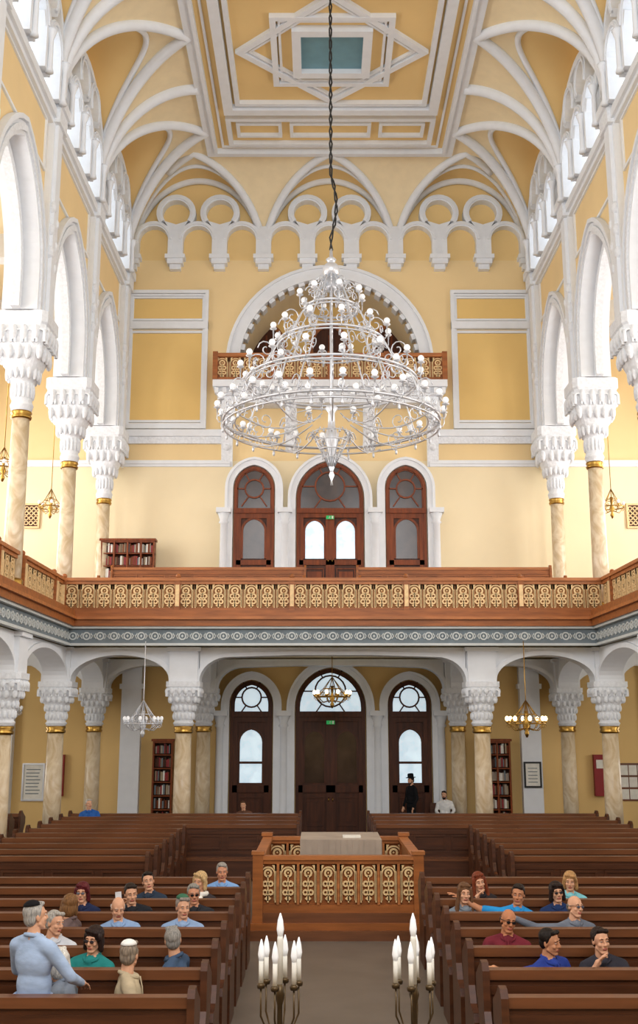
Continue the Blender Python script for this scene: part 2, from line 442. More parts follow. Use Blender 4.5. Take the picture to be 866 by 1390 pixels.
def gunit(mb,x0,s,z0,z1,y0,y1,m):
    h=z1-z0;cx=x0+s/2;hw=s*.38
    A=archpts(cx,hw,z0+.03,z1-hw-.04,hw,6); mb.band(A,off(A,s*.08),y0,y1,m)
    mb.box(x0,x0+s*.08,y0,y1,z0,z1,m); mb.box(x0+s*.92,x0+s,y0,y1,z0,z1,m)
    mb.arc(cx,z1-hw-.02,hw*.38,hw*.7,0,360,y0,y1,m,10)
    mb.ball((cx,(y0+y1)/2,z1-hw-.02),(hw*.18,.02,hw*.18),m,6,4)
    mb.box(cx-s*.04,cx+s*.04,y0,y1,z0,z1-hw*1.6,m)
    for q in (.5,.27):
        for sg in (-1,1):
            mb.arc(cx+sg*hw*.45,z0+h*q,hw*.22,hw*.5,0,360,y0,y1,m,8)
    mb.prism([(cx,z0+.02),(cx+hw*.55,z0+h*.1),(cx,z0+h*.2),(cx-hw*.55,z0+h*.1)],y0,y1,m)
    mb.prism([(x0,z1),(x0+s*.25,z1),(x0+s*.06,z1-hw*.9),(x0,z1-hw*.9)],y0,y1,m); mb.prism([(x0+s,z1),(x0+s*.75,z1),(x0+s*.94,z1-hw*.9),(x0+s,z1-hw*.9)],y0,y1,m)
def rail(mb,L,posts=True):
    z0,z1=6.12,6.72
    mb.box(0,L,-.06,.06,6.03,6.12,RAILW); mb.box(0,L,-.07,.07,6.72,6.8,RAILW2); mb.box(0,L,-.12,.14,6.8,6.88,RAILW2)
    mb.box(0,L,.03,.045,6.12,6.72,RBACK)
    n=max(1,round(L/.42));s=L/n
    for i in range(n):
        gunit(mb,i*s+.02,s-.04,z0,z1,-.03,.02,GOLD)
        if i%7==0:
            mb.box(i*s-.07,i*s+.07,-.1,.1,6.03,6.88,RAILW); mb.box(i*s-.05,i*s+.05,-.13,.1,6.15,6.7,GOLD); mb.ball((i*s,0,6.93),.07,RAILW,8,5)
fa=MB('gallery_fascia')
fa.T=Matrix.Translation((-6.7,28.0,0)); fascia(fa,13.4)
for sg in (-1,1):
    fa.T=Matrix(((0,sg,0,sg*6.7),(1,0,0,4),(0,0,1,0),(0,0,0,1)))
    fascia(fa,24)
fa.obj()
ra=MB('gallery_railing'); ra.T=Matrix.Translation((-6.85,28.1,0)); rail(ra,13.7)
for sg in (-1,1):
    for i in range(1,6):
        ya=COLY[i+1]+.3; yb=COLY[i]-.3 if i>1 else 28.1
        ra.T=Matrix(((0,sg,0,sg*6.92),(1,0,0,ya),(0,0,1,0),(0,0,0,1)))
        rail(ra,yb-ya)
ra.obj()
# ------------------------------------------------------------ pews
def pew_mesh(L,h=1.12,W1=None,W2=None):
    W1=W1 or WOOD; W2=W2 or WOOD2
    mb=MB('pew')
    mb.box(0,L,-.03,.03,.12,h-.06,W1); mb.box(0,L,-.06,.07,h-.08,h,W2)
    mb.box(0,L,-.05,.0,h-.2,h-.13,W1); mb.box(0,L,-.05,0,.5,.57,W1)
    n=max(1,round(L/.75));s=L/n
    for i in range(n): mb.frame(i*s+.06,(i+1)*s-.06,.6,h-.22,.035,-.055,-.03,W1)
    mb.box(0,L,-.46,-.02,.41,.45,W2); mb.box(0,L,-.44,-.4,.05,.41,W1)
    v=[(0,.07,h-.04),(L,.07,h-.04),(L,.34,h-.14),(0,.34,h-.14),(0,.07,h-.08),(L,.07,h-.08),(L,.34,h-.18),(0,.34,h-.18)]
    mb.add(v,[(0,1,2,3),(4,7,6,5),(0,4,5,1),(3,2,6,7),(0,3,7,4),(1,5,6,2)],W2)
    mb.box(0,L,.05,.3,.78,.8,W1)
    prof=[(-.46,0),(-.46,.55),(-.42,.62),(-.34,.62),(-.22,.66),(-.12,.8),(-.1,h+.0),(-.05,h+.06),(.04,h+.07),(.1,h+.02),(.34,h-.1),(.34,h-.25),(.2,.7),(.2,0)]
    for x0 in (-.03,L-.03):
        n=len(prof); v=[(x0,a,b) for a,b in prof]+[(x0+.06,a,b) for a,b in prof]
        mb.add(v,[list(range(n)),list(range(n,2*n))[::-1]]+[(i,(i+1)%n,n+(i+1)%n,n+i) for i in range(n)],W1)
    return mb.mesh()
PM={}
def pew(x0,x1,y,z=0,h=1.12,gal=False):
    L=round(x1-x0,2);k=(L,h,gal)
    if k not in PM: PM[k]=pew_mesh(L,h,*( (RAILW,RAILW2) if gal else ()))
    inst('pew',PM[k],(x0,y,z))
for y in (28.0,27.0,26.0,25.0): pew(-6.4,-.8,y); pew(.85,6.4,y); pew(-11.2,-7.6,y); pew(7.6,11.2,y)
for y in (24.0,23.0,22.0,21.0,20.0,19.0): pew(-6.4,-3.15,y); pew(2.8,6.4,y)
CR=(16.4,15.4,14.4,13.4,12.4,11.4,10.4,9.4)
for y in CR: pew(-6.4,-1.35,y); pew(1.1,6.4,y)
for y,z,h in ((29.7,5.95,1.15),(31.6,6.45,1.2)):
    for a,b in ((-6.3,-.75),(.75,6.3)): pew(a,b,y,z,h,True)
# ------------------------------------------------------------ bimah
b=MB('bimah'); cx=-.05
b.box(cx-1.42,cx+1.42,17.95,21.5,0,.14,WOOD2); b.box(cx-1.36,cx+1.36,18.02,21.4,.14,.24,RAILW); b.box(cx-1.3,cx+1.3,18.1,21.3,.24,.38,WOOD2)
def bpanel(L,n,ends=True):
    b.box(0,L,-.03,.05,.38,.5,RAILW); b.box(0,L,-.04,.06,1.1,1.16,RAILW); b.box(0,L,-.07,.1,1.16,1.22,RAILW2)
    b.box(0,L,.03,.05,.5,1.1,RAILW); s=L/n
    for i in range(n):
        gunit(b,i*s+.03,s-.06,.53,1.08,-.025,.02,GOLD)
        b.box(i*s-.02,i*s+.02,-.05,.04,.5,1.1,RAILW2)
b.T=Matrix.Translation((cx-1.25,18.15,0)); bpanel(2.5,8)
b.T=Matrix(((0,-1,0,cx+1.25),(1,0,0,18.2),(0,0,1,0),(0,0,0,1))); bpanel(3.0,8)
b.T=Matrix(((0,1,0,cx-1.25),(1,0,0,18.2),(0,0,1,0),(0,0,0,1))); bpanel(3.0,8)
b.T=Matrix.Translation((cx-1.25,21.2,0)); bpanel(.75,2)
b.T=Matrix.Translation((cx+.5,21.2,0)); bpanel(.75,2)
b.T=Matrix.Identity(4)
for x in (cx-1.25,cx+1.25):
    for y in (18.15,21.2):
        b.box(x-.08,x+.08,y-.08,y+.08,.24,1.26,RAILW); b.box(x-.1,x+.1,y-.1,y+.1,1.24,1.29,RAILW2)
b.obj()
tb=MB('bimah_table')
tb.box(-.6,.62,19.1,20.3,1.3,1.36,WOOD)
for x in (-.52,.54):
    for y in (19.18,20.22): tb.lathe([(.05,.38),(.05,.6),(.035,.7),(.05,1.0),(.04,1.3)],x,y,WOOD,8)
tb.box(-.66,.68,19.04,20.36,1.36,1.375,CLOTH)
for i in range(14):
    x=-.66+1.34*i/14; tb.box(x,x+1.34/14+.002,19.03-(.012 if i%2 else 0),19.045,1.1-(.01 if i%2 else 0),1.37,CLOTH)
tb.box(-.66,-.645,19.04,20.36,1.1,1.37,CLOTH); tb.box(.665,.68,19.04,20.36,1.1,1.37,CLOTH)
tb.box(.05,.35,19.3,19.6,1.375,1.4,PAPER)
tb.obj()
# ------------------------------------------------------------ doors
def door(name,cx,hw,z0,zt,za,leaves,wd,bright=(),lunb=True,dk=None):
    d=MB(name); d.T=TB
    rise=hw*1.12; zs=za-rise
    A=archpts(cx,hw,z0,zs,rise,10); In=off(A,-.09)
    d.band(In,A,-.12,.0,wd); d.band(off(A,-.13),In,-.08,0,wd)
    P=archpts(cx,hw-.1,zt,zs,rise-.1,10); d.prism(P,-.04,-.01,GLB if lunb else GLD)
    hh=za-zt; zr=zt+hh*.5;rr=min(hw*.42,hh*.33)
    d.arc(cx,zr,rr,rr+.05,0,360,-.09,-.03,wd,20)
    for a in (0,60,120,180,235,305):
        L=max(.05,(hw*.93-rr) if a in (0,180) else hh*.5-rr*.75)
        d.T=TB@Matrix.Translation((cx,0,zr))@Matrix.Rotation(-math.radians(a),4,'Y'); d.box(rr+.04,rr+.04+L*.75,-.08,-.03,-.02,.02,wd)
    d.T=TB
    d.box(cx-hw,cx+hw,-.16,0,zt-.08,zt+.08,wd)
    lw=(2*hw-.16)/leaves
    for i in range(leaves):
        x0=cx-hw+.08+i*lw; x1=x0+lw; zl=z0; H=zt-.08-z0
        d.box(x0,x1,-.03,0,zl,zt-.08,dk or wd)
        d.frame(x0,x1,zl,zt-.08,lw*.14,-.1,-.02,wd)
        d.box(x0,x1,-.1,-.02,zl+H*.36,zl+H*.42,wd)
        d.frame(x0+lw*.2,x1-lw*.2,zl+H*.08,zl+H*.32,.03,-.07,-.02,wd); d.box(x0+lw*.27,x1-lw*.27,-.06,-.02,zl+H*.12,zl+H*.28,wd)
        G=archpts((x0+x1)/2,lw*.3,zl+H*.44,zl+H*.78,lw*.34,6)
        d.prism(G,-.05,-.03,GLB if i in bright else GLD); d.band(G,off(G,lw*.07),-.08,-.02,wd)
        if leaves>1: d.tube([(x1-.06 if i==0 else x0+.06,-.1,zl+1.0),(x1-.06 if i==0 else x0+.06,-.17,zl+1.05),(x1-.06 if i==0 else x0+.06,-.1,zl+1.1)],.015,BRASS,6)
        if lunb and leaves==1:
            d.box(x0+lw*.2,x1-lw*.2,-.07,-.04,zl+H*.6,zl+H*.62,wd)
    d.obj()
    return A
dt=MB('trim_door_surrounds'); dt.T=TB
k=1
for lev,(z0,zt,zaS,zaC,wd,dk) in enumerate(((0,3.55,4.55,4.92,DARKW2,None),(7.2,9.85,11.3,11.45,DARKW,DARKW2))):
    for cx,hw,za,lv in ((-2.41,.64,zaS,1),(0,1.06,zaC,2),(2.41,.64,zaS,1)):
        br=(0,) if (lev==0 and cx!=0) else ()
        if lev==1 and cx==0: br=(0,1)
        A=door('door_%d'%k,cx,hw,z0,zt,za,lv,wd,br,lev==0,dk); k+=1
        dt.band(off(A,.03),off(A,.2),-.2,0,WHT); dt.band(off(A,.2),off(A,.28),-.26,0,WHT)
    for x in (-3.35,-1.42,1.42,3.35):
        zc=z0+2.2
        if lev==0: zc=3.15
        dt.box(x-.16,x+.16,-.42,0,z0,z0+.3,WHT)
        dt.lathe([(.15,z0+.3),(.12,z0+.4),(.11,zc),(.16,zc+.05),(.12,zc+.12),(.2,zc+.35)],x,-.24,WHT,12)
        dt.box(x-.23,x+.23,-.46,0,zc+.35,zc+.5,WHT)
dt.obj()
for z,yy in ((3.3,YB-.2),(9.62,YB-.2)):
    e=MB('exit_sign'); e.T=Matrix.Translation((0,yy,z))@Matrix.Scale(.62,4); e.box(-.2,.2,-.03,.03,-.09,.09,GREEN)
    W=PAPER; e.ball((-.02,-.035,.055),(.018,.006,.018),W,8,5)
    e.tube([(-.02,-.035,.03),(-.035,-.035,-.02)],.013,W,5); e.tube([(-.035,-.035,-.02),(.005,-.035,-.035),(0,-.035,-.07)],.009,W,5); e.tube([(-.035,-.035,-.02),(-.06,-.035,-.045),(-.09,-.035,-.045)],.009,W,5)
    e.tube([(-.02,-.035,.03),(.03,-.035,.01)],.008,W,5); e.tube([(-.02,-.035,.03),(-.06,-.035,.0)],.008,W,5)
    e.box(.08,.16,-.036,-.03,-.07,.07,W); e.obj()
# ------------------------------------------------------------ niche balcony
nb=MB('choir_balcony'); nb.T=TB
nb.box(-3.72,3.72,-1.0,0,13.7,13.92,WHT); nb.box(-3.6,3.6,-.85,0,13.45,13.7,WHT); nb.box(-3.5,3.5,-.7,0,13.25,13.45,ORN)
for i in range(30):
    x=-3.6+7.2*i/29; nb.box(x-.06,x+.06,-.95,-.8,13.5,13.68,WHT)
z0,z1=13.98,14.66
nb.box(-3.65,3.65,-.98,-.84,13.92,14.0,RAILW); nb.box(-3.7,3.7,-1.02,-.82,14.68,14.8,RAILW2); nb.box(-3.65,3.65,-.9,-.88,14,14.68,RAILW)
for i in range(17):
    s=7.3/17; gunit(nb,-3.65+i*s+.02,s-.04,z0,z1,-.95,-.91,GOLD)
for x in (-3.65,-1.8,0,1.8,3.65): nb.box(x-.08,x+.08,-1.03,-.82,13.92,14.85,RAILW)
for sg in (-1,1):
    nb.box(sg*3.65-.04,sg*3.65+.04,-.95,0,13.92,14.75,RAILW)
    for x,sc_ in ((3.3,1),(1.25,.75)):
        x=x*sg
        P=[(0,13.3),(-.75,13.3),(-.75,13.05),(-.6,12.7),(-.35,12.4),(-.2,11.9),(-.12,11.45),(0,11.3)]
        P=[(a*sc_,13.3-(13.3-z)*sc_) for a,z in P]; n=len(P)
        v=[(x-.18,a,z) for a,z in P]+[(x+.18,a,z) for a,z in P]
        nb.add(v,[list(range(n)),list(range(n,2*n))]+[(i,(i+1)%n,n+(i+1)%n,n+i) for i in range(n)],ORN)
        nb.ball((x,-.62*sc_,13.0),.16,ORN); nb.ball((x,-.3*sc_,12.45),.14,ORN); nb.ball((x,-.2*sc_,11.9),.11,ORN)
nb.obj()
nd=MB('niche_doors'); nd.T=Matrix.Translation((0,YB+2.4,0))
for x in (-2.2,0,2.2):
    A=archpts(x,.55,13.9,16.2,.75,8); nd.prism(A,-.05,0,DARKW2); nd.band(A,off(A,.14),-.12,0,RAILW); nd.box(x-.03,x+.03,-.08,0,13.9,16.6,DARKW)
nd.obj()
p=MB('wall_pilasters'); p.T=TB
for sg in (-1,1):
    p.box(sg*6.05-.3,sg*6.05+.3,-.3,0,0,5.1,WHT); p.box(sg*6.05-.36,sg*6.05+.36,-.36,0,4.3,4.45,WHT)
    p.box(sg*9.9-.3,sg*9.9+.3,-.3,0,0,5.1,WHT)
p.obj()
def bookcase(x0,x1,y,z0,z1,n,rows):
    m=MB('bookcase'); d=.35
    m.frame(x0,x1,z0,z1,.05,y-d,y,DARKW); m.box(x0,x1,y-.03,y,z0,z1,DARKW2); m.box(x0-.04,x1+.04,y-d-.04,y,z1,z1+.07,DARKW)
    for i in range(1,n): x=x0+(x1-x0)*i/n; m.box(x-.025,x+.025,y-d-.01,y,z0,z1,DARKW)
    for j in range(1,rows): z=z0+(z1-z0)*j/rows; m.box(x0,x1,y-d+.02,y,z-.015,z+.015,DARKW)
    cols=[BOOK,REDP,PAPER,DARKW,CLOTH,GREYO,DARKW2]
    for j in range(rows):
        z=z0+(z1-z0)*j/rows+.04; hh=(z1-z0)/rows-.1; x=x0+.07
        while x<x1-.1:
            ww=random.uniform(.03,.06); m.box(x,x+ww-.004,y-d+.08,y-.05,z,z+hh*random.uniform(.7,1),random.choice(cols)); x+=ww
    m.obj()
bookcase(-7.05,-5.4,33.9,7.2,8.75,4,4)
bookcase(-5.3,-4.7,34.2,0,2.75,1,7); bookcase(4.55,5.35,34.2,0,2.75,2,7)
nbd=MB('notice_board'); nbd.T=TB
nbd.frame(-9.3,-8.62,1.0,2.1,.05,-.06,0,SILV); nbd.box(-9.26,-8.66,-.03,0,1.05,2.05,PAPER)
for i in range(8): nbd.box(-9.18,-8.75-.03*(i%3),-.035,-.03,1.9-i*.1,1.925-i*.1,GREYO)
nbd.obj()
nbd=MB('notice_board'); nbd.T=TB
nbd.box(8.7,9.55,-.03,0,1.0,2.1,WOOD2)
for i in range(3):
    for j in range(3): nbd.box(8.73+i*.27,8.97+i*.27,-.035,-.03,1.05+j*.35,1.34+j*.35,PAPER)
nbd.obj()
for x in (-8.2,8.1):
    q=MB('fire_cabinet'); q.T=TB; q.box(x-.17,x+.17,-.15,0,1.15,2.35,REDP); q.frame(x-.17,x+.17,1.15,2.35,.03,-.17,-.15,REDP); q.box(x-.1,x+.1,-.16,-.15,1.95,2.2,PAPER); q.obj()
q=MB('framed_plaque'); q.T=TB; q.frame(5.78,6.3,1.4,2.15,.05,-.36,-.3,BLACK); q.box(5.82,6.26,-.34,-.3,1.44,2.11,PAPER)
for i in range(5): q.box(5.9,6.18,-.345,-.34,1.95-i*.1,1.97-i*.1,GREYO)
q.obj()
for x in (-9.55,9.75):
    q=MB('wall_grille'); q.T=TB
    q.frame(x-.35,x+.35,9.3,10.1,.06,-.08,0,GOLD); q.box(x-.3,x+.3,-.02,0,9.35,10.05,DARKW2)
    for i in range(4):
        for j in range(4): q.arc(x-.225+.15*i,9.47+.155*j,.045,.075,0,360,-.06,-.02,GOLD,8)
    q.obj()
# ------------------------------------------------------------ chandelier
def spiral(mb,o,u,v,s,r,m,turns=1.4,sg=1):
    pts=[]
    for i in range(15):
        t=i/14; a=sg*turns*2*pi*t; rr=s*(1-.8*t)
        pts.append(tuple(o[k]+u[k]*(rr*math.cos(a))+v[k]*(rr*math.sin(a)) for k in range(3)))
    mb.tube(pts,r,m,5)
def lamp(mb,x,y,z,bulb,sc_=1):
    mb.lathe([(.015*sc_,z-.12*sc_),(.02*sc_,z-.04*sc_),(.075*sc_,z-.02*sc_),(.08*sc_,z),(.03*sc_,z+.03*sc_)],x,y,SILV,8)
    mb.ball((x,y,z+.08*sc_),.07*sc_,bulb,10,7)
ch=MB('chandelier'); cx,cy=-.08,23.0
ch.T=Matrix.Translation((cx,cy,0))
Lv=[(2.33,9.6),(1.85,10.5),(1.15,11.4),(.58,12.2)]
def ringp(R,z,n=48): return [(R*math.cos(2*pi*i/n),R*math.sin(2*pi*i/n),z) for i in range(n)]
for li,(R,z) in enumerate(Lv):
    ch.tube(ringp(R,z),.03,SILV,6,True); ch.tube(ringp(R,z-.14 if li==0 else z-.08),.02,SILV,6,True)
    if li==0: ch.tube(ringp(R-.25,z-.05),.018,SILV,5,True)
    n=(24,16,12,8)[li]
    for i in range(n):
        a=2*pi*(i+.3)/n; ca,sa=math.cos(a),math.sin(a)
        for dr,dz in (((.13,.2),(-.14,.06)) if li<2 else ((.13,.18),)):
            if dr<0 and i%2: continue
            x,y=(R+dr)*ca,(R+dr)*sa
            ch.tube([(R*ca,R*sa,z),((R+dr*.7)*ca,(R+dr*.7)*sa,z-.06),(x,y,z+.02),(x,y,z+dz)],.012,SILV,5)
            lamp(ch,x,y,z+dz+.08,BULB)
        spiral(ch,(R*ca,R*sa,z+.14),(-sa,ca,0),(0,0,1),.12,.012,SILV,1.2,1 if i%2 else -1)
        spiral(ch,((R-.1)*ca,(R-.1)*sa,z-.1),(ca,sa,0),(0,0,1),.12,.01,SILV,1.2,-1 if i%2 else 1)
        if li==0: ch.ball((R*ca,R*sa,z-.22),(.03,.03,.07),SILV,6,5)
for i in range(12):
    a=2*pi*i/12; ca,sa=math.cos(a),math.sin(a)
    for (R0,z0),(R1,z1) in zip(Lv,Lv[1:]+[(.12,13.0)]):
        pts=[]
        for t in range(9):
            u=t/8; R=R0+(R1-R0)*u; z=z0+(z1-z0)*(u**1.5)+.12*math.sin(u*pi*2)*-.6
            pts.append((R*ca,R*sa,z))
        ch.tube(pts,.018,SILV,5)
        R=(R0+R1)/2+.1; z=(z0+z1)/2+.02
        spiral(ch,(R*ca,R*sa,z),(ca,sa,0),(0,0,1),.2 if R0>.7 else .12,.014,SILV,1.3)
        spiral(ch,((R-.2)*ca,(R-.2)*sa,z-.15),(ca,sa,0),(0,0,1),.14 if R0>.7 else .08,.012,SILV,1.3,-1)
    pts=[((2.33-1.85*t/10)*ca,(2.33-1.85*t/10)*sa,9.5-.28*math.sin(pi*t/10)+.1*t/10) for t in range(11)]
    ch.tube(pts,.016,SILV,5)
    spiral(ch,(1.6*ca,1.6*sa,9.42),(ca,sa,0),(0,0,1),.2,.013,SILV,1.3,-1)
    spiral(ch,(.95*ca,.95*sa,9.45),(ca,sa,0),(0,0,1),.16,.013,SILV,1.3)
    if i%2==0:
        ch.tube([(.4*ca,.4*sa,9.9),(.8*ca,.8*sa,9.8),(1.0*ca,1.0*sa,10.0)],.013,SILV,5); lamp(ch,1.0*ca,1.0*sa,10.06,BULB)
ch.tube([(0,0,8.4),(0,0,13.3)],.035,SILV,8)
ch.lathe([(.03,8.2),(.015,8.3),(.06,8.42),(.03,8.5),(.08,8.65),(.1,8.75),(.05,8.85),(.12,9.1),(.15,9.3),(.08,9.5),(.07,9.8),(.15,9.9),(.05,10.0)],0,0,SILV,16)
for j in range(4): ch.tube(ringp(.16+.09*j,8.8+.18*j,20),.014,SILV,5,True)
for i in range(16):
    a=2*pi*i/16; ch.tube([(.06*math.cos(a),.06*math.sin(a),8.6),(.26*math.cos(a),.26*math.sin(a),9.0),(.44*math.cos(a),.44*math.sin(a),9.38)],.01,SILV,4)
    ch.ball((.44*math.cos(a),.44*math.sin(a),9.3),.03,SILV,6,4)
ch.ball((0,0,13.1),.19,SILV,16,10); ch.lathe([(.06,13.25),(.12,13.35),(.04,13.42),(.03,13.6)],0,0,SILV,10)
ch.lathe([(.1,12.6),(.16,12.7),(.08,12.8),(.12,12.9)],0,0,SILV,12)
for i in range(8):
    a=2*pi*i/8; spiral(ch,(.25*math.cos(a),.25*math.sin(a),12.75),(math.cos(a),math.sin(a),0),(0,0,1),.17,.015,SILV,1.3)
ch.obj()
cb=MB('chandelier_cable')
for ph in (0,pi):
    cb.tube([(cx+.03*math.cos(6*t/4+ph)+(.12*math.sin((t-2)/10*pi) if 2<t<12 else 0),cy+.03*math.sin(6*t/4+ph),13.58+(ZC-13.58)*t/50) for t in range(51)],.02,BLACK,5)
cb.obj()
def smallch(x,y,z,bulb,m,R=.38,n=6,top=4.9):
    s=MB('hanging_lamp'); s.T=Matrix.Translation((x,y,z))
    s.tube([(0,0,-.2),(0,0,top-z)],.012,m,5); s.tube(ringp(R,0,20),.018,m,5,True); s.tube(ringp(R*.5,.22,14),.012,m,5,True)
    s.lathe([(.02,-.32),(.06,-.22),(.03,-.15),(.08,-.05),(.03,.1),(.05,.3)],0,0,m,10)
    for i in range(n):
        a=2*pi*i/n; ca,sa=math.cos(a),math.sin(a)
        s.tube([(.03*ca,.03*sa,-.1),(R*.6*ca,R*.6*sa,-.16),(R*ca,R*sa,0),(R*.5*ca,R*.5*sa,.22),(0,0,.55)],.012,m,5)
        spiral(s,(R*.6*ca,R*.6*sa,.05),(ca,sa,0),(0,0,1),.09,.008,m)
        spiral(s,(R*.9*ca,R*.9*sa,-.06),(ca,sa,0),(0,0,1),.06,.008,m)
        s.lathe([(.012,.0),(.04,.05),(.02,.07)],R*ca,R*sa,m,8); s.ball((R*ca,R*sa,.12),(.045,.045,.06),bulb,8,6)
    s.obj()
smallch(-4.55,27.0,3.25,BULB,SILV,.44,8,5.2); smallch(4.6,27.0,3.25,LIT,BRASS,.46,8,5.2)
smallch(0.02,31.6,4.0,LIT,BRASS,.5,10,5.2)
for x,y,z in ((-9.4,33,3.6),(9.4,33,3.6),(-9.0,23.5,4.4),(8.9,23.5,4.4)): smallch(x,y,z,BULB,SILV,.35,6,5.2)
for sg in (-1,1):
    for y,z in ((31.3,9.35),(26.4,9.35),(21.5,9.35)): smallch(sg*8.1,y,z,BULB,BRASS,.34,5,16.0)
for x in (-.58,.21):
    s=MB('candelabrum'); s.T=Matrix.Translation((x,7.0,0))
    s.lathe([(.16,0),(.16,.04),(.08,.1),(.03,.2),(.02,.9),(.045,1.0),(.02,1.1),(.015,1.6),(.03,1.66),(.015,1.72)],0,0,BRONZ,16)
    s.lathe([(.016,1.7),(.018,1.96),(.016,1.98)],0,0,PAPER,10); s.lathe([(.015,1.98),(.022,2.02),(.016,2.07),(.003,2.11)],0,0,BULB,10)
    for i in range(6):
        a=2*pi*i/6+.3; ca,sa=math.cos(a)*.115,math.sin(a)*.115
        s.tube([(0,0,1.5),(ca*.6,sa*.6,1.45),(ca,sa,1.55),(ca,sa,1.7)],.006,BRONZ,6)
        s.lathe([(.022,1.7),(.026,1.72),(.016,1.73)],ca,sa,BRONZ,8); s.lathe([(.014,1.73),(.014,1.85)],ca,sa,PAPER,8)
        s.lathe([(.013,1.85),(.02,1.885),(.015,1.925),(.003,1.97)],ca,sa,BULB,8)
    s.obj()
# ------------------------------------------------------------ people
def fuse(prims,vox,sm=4):
    mb=MB('tmp')
    for p in prims:
        if p[0]=='c':
            _,a,b2,ra,rb,l=p; mb.tube([a,b2],[ra,rb],BLACK,12); mb.ball(a,ra*.995,BLACK,12,8); mb.ball(b2,rb*.995,BLACK,12,8)
        else: mb.ball(p[1],p[2],BLACK,18,12)
    o=mb.obj(); md=o.modifiers.new('r','REMESH'); md.mode='VOXEL'; md.voxel_size=vox
    s2=o.modifiers.new('s','SMOOTH'); s2.factor=.5; s2.iterations=sm
    dg=bpy.context.evaluated_depsgraph_get(); ev=o.evaluated_get(dg); me=ev.to_mesh()
    n=len(me.vertices); co=np.empty(n*3); me.vertices.foreach_get('co',co); co=co.reshape(-1,3)
    fs=[tuple(q.vertices) for q in me.polygons]
    cen=np.array([co[list(q)].mean(0) for q in fs])
    best=np.full(len(fs),1e9); lab=np.zeros(len(fs),int); names=[]
    for p in prims:
        if p[-1] not in names: names.append(p[-1])
        li=names.index(p[-1])
        if p[0]=='c':
            a=np.array(p[1]);d=np.array(p[2])-a; t=np.clip(((cen-a)@d)/max(d@d,1e-9),0,1)
            ds=np.linalg.norm(cen-(a+t[:,None]*d),axis=1)-(p[3]+(p[4]-p[3])*t)
        else:
            r_=np.array(p[2] if isinstance(p[2],(list,tuple)) else (p[2],)*3); ds=(np.linalg.norm((cen-np.array(p[1]))/r_,axis=1)-1)*r_.min()
        mk=ds<best; best[mk]=ds[mk]; lab[mk]=li
    ev.to_mesh_clear(); me0=o.data; bpy.data.objects.remove(o); bpy.data.meshes.remove(me0)
    return co.tolist(),fs,[names[i] for i in lab]
POSE={
 'lap':(((-.26,-.05,.8),(-.12,-.32,.68)),((.26,-.05,.8),(.13,-.3,.68))),
 'chin':(((-.27,-.16,.82),(-.07,-.2,1.08)),((.26,-.1,.8),(-.02,-.28,.8))),
 'crossed':(((-.27,-.08,.84),(.02,-.22,.86)),((.27,-.08,.84),(-.02,-.2,.9))),
 'phone':(((-.28,-.2,.9),(-.16,-.3,1.16)),((.26,-.05,.8),(.13,-.3,.68))),
 'armout':(((-.44,.03,1.02),(-.68,.02,1.12)),((.26,-.05,.8),(.13,-.3,.68))),
 'armout2':(((-.26,-.05,.8),(-.12,-.32,.68)),((.44,.06,1.03),(.68,.08,1.14))),
}
BC={}
def body(pose,sleeve,female,stand=False):
    key=(pose,sleeve,female,stand)
    if key in BC: return BC[key]
    k=.9 if female else 1
    dz=.42 if stand else 0
    P=[('e',(0,0,.55+dz),(.172,.13,.12),'pants'),('e',(0,-.015,.72+dz),(.16*k,.125,.17),'shirt'),('e',(0,-.005,.91+dz),(.185*k,.12,.18),'shirt'),
       ('c',(-.155*k,.01,1.02+dz),(.155*k,.01,1.02+dz),.064,.064,'shirt'),('c',(0,.012,1.10+dz),(0,.005,1.17+dz),.054*k,.052*k,'skin'),
       ('c',(-.15*k,.015,1.035+dz),(-.03,.025,1.085+dz),.05,.045,'shirt'),('c',(.15*k,.015,1.035+dz),(.03,.025,1.085+dz),.05,.045,'shirt'),
       ('e',(0,-.055,1.06+dz),(.05,.05,.045),'shirt')]
    if female: P+=[('e',(-.07,-.09,.92+dz),(.07,.06,.07),'shirt'),('e',(.07,-.09,.92+dz),(.07,.06,.07),'shirt')]
    arms=POSE[pose] if not stand else (((-.27,.02,1.17),(-.25,-.1,.93)),((.27,.02,1.17),(.25,-.1,.93)))
    if stand and pose=='lean': arms=(((-.3,-.12,1.2),(-.2,-.36,1.1)),((.3,-.12,1.2),(.2,-.36,1.1)))
    for sg,(e,wr) in zip((-1,1),arms):
        sh=(sg*.185*k,.01,1.01+dz)
        P.append(('c',sh,e,.062,.048,'shirt'))
        if sleeve: P.append(('c',e,wr,.048,.034,'shirt'))
        else:
            up=tuple(sh[i]*.25+e[i]*.75 for i in range(3))
            P[-1]=('c',sh,up,.063,.054,'shirt'); P.append(('c',up,e,.044,.04,'skin')); P.append(('c',e,wr,.041,.027,'skin'))
        if stand:
            P+=[('c',(sg*.09,0,.95),(sg*.1,-.01,.5),.09,.062,'pants'),('c',(sg*.1,-.01,.5),(sg*.1,.02,.1),.06,.042,'pants'),('c',(sg*.1,.03,.05),(sg*.11,-.15,.04),.045,.035,'shoe')]
        else:
            P+=[('c',(sg*.09,0,.55),(sg*.13,-.43,.53),.09,.065,'pants'),('c',(sg*.13,-.43,.53),(sg*.13,-.42,.1),.06,.042,'pants'),('c',(sg*.13,-.4,.05),(sg*.14,-.58,.04),.045,.035,'shoe')]
    BC[key]=(fuse(P,.014,4),arms); return BC[key]
